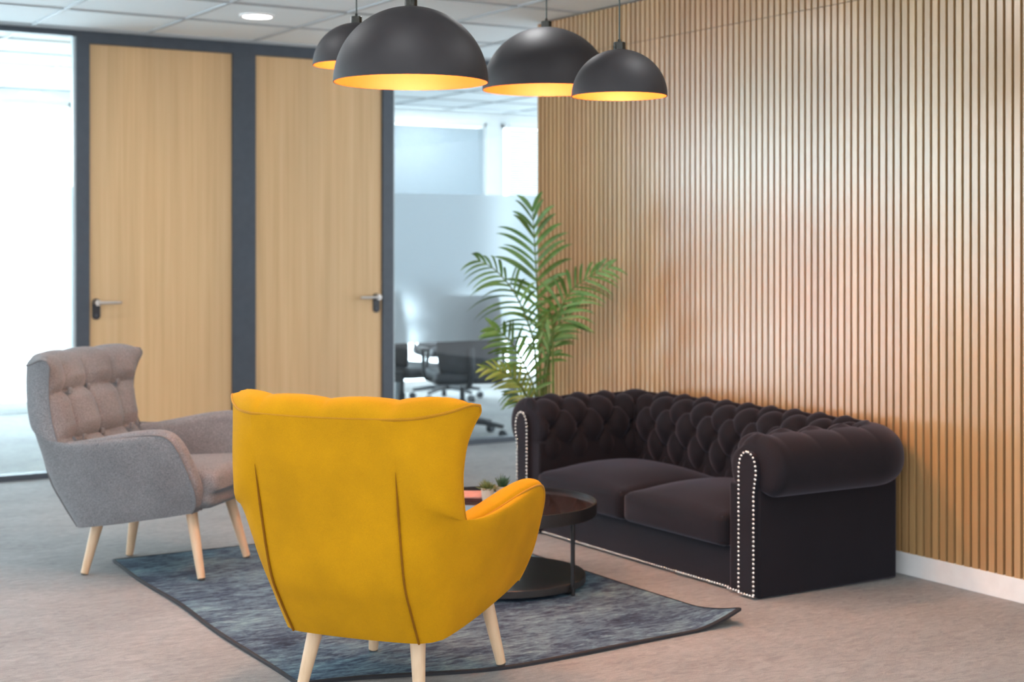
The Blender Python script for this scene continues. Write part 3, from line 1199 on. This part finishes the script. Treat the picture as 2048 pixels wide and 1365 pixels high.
# ------------------------------------------------------------------ pendant lamps
def pendant(x, y, zr, r, label, vis_bulb):
    t = thing('pendant_lamp', label, 'pendant lamp', (x, y, zr), 0, 'black dome pendants with gold lining')
    H = r * 0.98
    outer = [(r * math.cos(q), H * math.sin(q)) for q in [math.pi / 2 * i / 28 for i in range(28)]] + [(0.012, H)]
    inner = [((r - .003) * math.cos(q), (H - .003) * math.sin(q)) for q in [math.pi / 2 * i / 28 for i in range(28)]] + [(0.004, H - .003)]
    v, f = lathe(outer, 72)
    sh = MB().add(v, f)
    v, f = lathe([(r - .003, 0), (r, 0)], 72)
    sh.add(v, f)
    sh.obj('shade', M['shade'], t)
    v, f = lathe(inner, 72)
    MB().add(v, [q[::-1] for q in f]).obj('shade_lining', M['gold'], t)['label'] = 'shiny gold-orange inside of the shade'
    v, f = lathe([(.001, H - .006), (.0205, H - .006), (.0205, H + .022), (.018, H + .024), (.006, H + .024), (.005, H + .034), (.001, H + .034)], 28)
    MB().add(v, f).obj('cap', M['cap'], t)
    MB().add(*tube([(0, 0, H + .03), (0, 0, CEIL - zr - .02)], .0028, 8)).obj('cable', M['cable'], t)
    v, f = lathe([(.001, CEIL - zr), (.05, CEIL - zr), (.05, CEIL - zr - .02), (.001, CEIL - zr - .022)], 28)
    MB().add(v, f).obj('ceiling_rose', M['cap'], t)
    rb = .040 if r < .2 else .055
    zb = rb + 0.035 if r < .2 else H * .42
    MB().add(*tube([(0, 0, H - .005), (0, 0, zb + rb * 0.9)], .018, 16)).obj('bulb_socket', M['cap'], t)
    v, f = lathe([(max(.0005, rb * math.cos(q)), zb + rb * math.sin(q)) for q in [-math.pi / 2 + math.pi * i / 20 for i in range(21)]], 28)
    MB().add(v, f).obj('bulb', M['bulb'], t)
    return t
pendant(2.304, 4.359, 1.874, .25, 'large charcoal dome pendant lamp, nearest and leftmost of the two large ones', 0)
pendant(3.240, 5.000, 1.955, .25, 'large charcoal dome pendant lamp partly behind the small right one', 0)
pendant(2.972, 4.139, 1.845, .16, 'small charcoal dome pendant lamp at the right with its bulb showing', 1)
pendant(2.456, 5.075, 2.010, .16, 'small charcoal dome pendant lamp half hidden behind the large left one', 0)

# ------------------------------------------------------------------ palm
PX, PY = 4.37, 6.74
t = thing('potted_palm', 'tall potted palm with arching green fronds beside the far end of the sofa', 'potted plant', (PX, PY, 0))
v, f = lathe([(.001, 0), (.115, 0), (.125, .008), (.160, .235), (.165, .24), (.150, .24), (.146, .215)], 40)
MB().add(v, f).obj('planter', M['planter'], t)
v, f = lathe([(.148, .215), (.07, .222), (.001, .225)], 30)
MB().add(v, f).obj('soil', M['soil'], t)
PB = Vector((PX, PY, 0))

def frond(ctrl, t0, nl, Lmax, ang, droop, mat, seed, width=.010, planen=None, left=1.0, right=1.0, tip=0.62):
    """ctrl: world points from soil to tip; leaflets from fraction t0 to the tip"""
    rnd = random.Random(seed)
    pts = spline(ctrl, 60)
    pts = resample(pts, 60)
    m = MB()
    m.add(*tube([p - PB for p in pts], [.0085 * (1 - i / 59) ** 0.7 + .0012 for i in range(60)], 7), 0)
    view = planen or Vector((-.5, -.86, .05))
    for i in range(nl):
        q = t0 + (1 - t0) * (i + 0.5) / nl
        k = min(58, int(q * 59))
        p = pts[k].lerp(pts[k + 1], q * 59 - k)
        T = (pts[min(59, k + 2)] - pts[max(0, k - 1)]).normalized()
        rel = (q - t0) / (1 - t0)
        Ln = Lmax * (0.55 + 0.9 * rel) if rel < .35 else Lmax * (1.0 - tip * ((rel - .35) / .65) ** 1.5)
        for sgn, am in ((-1, left), (1, right)):
            if am == 0: continue
            side = T.cross(view).normalized() * sgn
            al = math.radians(ang * (1 - 0.55 * rel) + rnd.uniform(-7, 7))
            d = (T * math.cos(al) + side * math.sin(al) + view * rnd.uniform(-.25, .30)).normalized()
            L_ = Ln * am * rnd.uniform(.85, 1.1)
            w_ = width * rnd.uniform(.8, 1.15)
            nrm = d.cross(T)
            nrm = nrm.normalized() if nrm.length > 1e-3 else view
            wv = d.cross(nrm).normalized()
            tw = rnd.uniform(-.6, .6)
            wv = (wv * math.cos(tw) + nrm * math.sin(tw)).normalized()
            vs, fs = [], []
            ns = 8
            for s_ in range(ns + 1):
                u = s_ / ns
                c = p + d * L_ * u
                c.z -= droop * L_ * u ** 2.0
                c = c - d * (droop * L_ * 0.25 * u ** 3)
                wd = w_ * (math.sin(math.pi * min(1, u * .93 + .07)) ** 0.65) * (1 - .35 * u)
                fold = nrm * wd * 0.35
                vs += [c - wv * wd + fold - PB, c - PB, c + wv * wd + fold - PB]
            for s_ in range(ns):
                a = s_ * 3
                fs += [(a, a + 1, a + 4, a + 3), (a + 1, a + 2, a + 5, a + 4)]
            m.add(vs, fs, 1)
    return m.obj('frond', [M['stem'], mat], t, angle=180)

Z8 = 8.0
root = lambda dx, dy: Vector((PX + dx, PY + dy, .22))
# tall upright frond in the middle
frond([root(-.02, 0), at(1082, 800, 7.97), at(1078, 690, 7.95), at(1075, 590, 7.95), at(1071, 520, 7.93), at(1067, 450, 7.90), at(1064, 415, 7.88)],
      .52, 14, .34, 56, .30, M['palm'], 1, .0150, tip=.45)
# left arching frond
frond([root(-.05, .02), at(1075, 790, 7.97), at(1068, 690, 7.95), at(1050, 630, 7.9), at(1025, 580, 7.85), at(990, 540, 7.8), at(955, 520, 7.78)],
      .50, 17, .31, 62, .45, M['palm'], 2, .0095)
# right arching frond
frond([root(.03, 0), at(1092, 800, 7.97), at(1098, 710, 7.9), at(1112, 640, 7.85), at(1140, 585, 7.8), at(1180, 553, 7.72), at(1222, 533, 7.68)],
      .50, 17, .27, 58, .34, M['palm'], 3, .0110)
# second right frond, in shade behind
frond([root(.02, .03), at(1086, 800, 8.0), at(1092, 720, 8.0), at(1110, 660, 7.98), at(1130, 640, 7.95), at(1160, 610, 7.9)],
      .55, 11, .24, 58, .32, M['palm'], 4, .0110)
# drooping one, below right
frond([root(.04, -.02), at(1106, 760, 7.9), at(1105, 660, 7.85), at(1100, 625, 7.8), at(1088, 650, 7.76), at(1084, 700, 7.76)],
      .55, 12, .13, 50, .35, M['palm'], 5, .009)
# lower left frond, paler leaves
frond([root(-.06, -.03), at(1072, 800, 7.9), at(1055, 745, 7.85), at(1035, 705, 7.8), at(1010, 672, 7.75), at(985, 655, 7.72)],
      .45, 14, .23, 66, .24, M['palm'], 6, .0130)
frond([root(-.08, -.03), at(1070, 830, 7.85), at(1052, 790, 7.8), at(1030, 760, 7.75), at(1000, 742, 7.7), at(965, 735, 7.68)],
      .45, 13, .15, 55, .20, M['palm_light'], 7, .010)
# lowest, just above the sofa arm
frond([root(-.07, 0), at(1068, 850, 7.9), at(1060, 815, 7.88), at(1040, 792, 7.85), at(1012, 790, 7.8)],
      .5, 11, .16, 55, .35, M['palm'], 8, .008)
# bare short stems at the right
for a, b in ((1098, 1100), (1106, 1108)):
    MB().add(*tube([root(.05, .01) - PB, at(a, 800, 7.95) - PB, at(b, 720, 7.93) - PB], [.007, .005, .0035], 7)).obj('stem', M['stem'], t)

# ------------------------------------------------------------------ meeting room furniture
def office_chair(x, y, rz, label):
    t = thing('office_chair', label, 'office chair', (x, y, 0), rz, 'office chairs in the meeting room')
    V = Vector
    v, f = rbox(.24, .245, .045, .04, 10, lambda p: V((p.x, p.y, p.z + .42 + .012 * (p.x / .24) ** 2)))
    MB().add(v, f).obj('seat', M['office'], t)
    v, f = rbox(.022, .23, .27, .021, 12, lambda p: V((p.x - .25 - .10 * (p.z / .27) * .4 + .05 * (p.y / .23) ** 2, p.y * (1 - .12 * (p.z / .27) ** 2), p.z + .73)))
    MB().add(v, f).obj('backrest', M['mesh'], t)
    MB().add(*tube(spline([(-.27, 0, .64), (-.27, 0, .47), (-.18, 0, .37), (0, 0, .36)], 16), .022, 10)).obj('back_support', M['office'], t)
    for s in (-1, 1):
        MB().add(*tube(spline([(-.05, s * .24, .41), (-.05, s * .285, .44), (-.03, s * .29, .60), (0, s * .29, .61)], 14), .014, 8)).obj('arm_post', M['office'], t)
        v, f = rbox(.12, .035, .014, .012, 6)
        MB().add([p + V((.0, s * .29, .622)) for p in v], f).obj('armrest', M['office'], t)
    MB().add(*tube([(0, 0, .39), (0, 0, .26), (0, 0, .25), (0, 0, .09)], [.018, .018, .027, .03], 14)).obj('gas_lift', M['office'], t)
    for k in range(5):
        a = 2 * math.pi * k / 5 + .3
        c, s = math.cos(a), math.sin(a)
        lg = MB().add(*tube([(0, 0, .115), (c * .16, s * .16, .105), (c * .31, s * .31, .08)], [.024, .020, .014], 8)).obj('base_leg', M['office'], t)
        MB().add(*tube([(c * .31 - s * .018, s * .31 + c * .018, .030), (c * .31 + s * .018, s * .31 - c * .018, .030)], .030, 16)).obj('caster', M['office'], lg)
    return t
oc = office_chair(5.343, 9.335, math.radians(74), 'dark office chair closest behind the glass, its back to the camera')
o2 = copy_tree(oc); o2.location = (5.22, 10.02, 0); o2.rotation_euler = (0, 0, math.radians(20)); o2['label'] = 'dark office chair at the left end of the meeting table'
o3 = copy_tree(oc); o3.location = (6.5, 11.62, 0); o3.rotation_euler = (0, 0, math.radians(265)); o3['label'] = 'dark office chair behind the palm leaves in the meeting room'

t = thing('meeting_table', 'dark meeting table behind the frosted glass', 'table', (6.15, 10.80, 0), 0)
v, f = rbox(.80, .42, .014, .01, 6)
MB().add([p + Vector((0, 0, .725)) for p in v], f).obj('tabletop', M['desk'], t)
for sx in (-1, 1):
    for sy in (-1, 1):
        MB().box(sx * .74 - .03, sx * .74 + .03, sy * .36 - .03, sy * .36 + .03, 0, .712).obj('leg', M['desk'], t, bevel=.004)
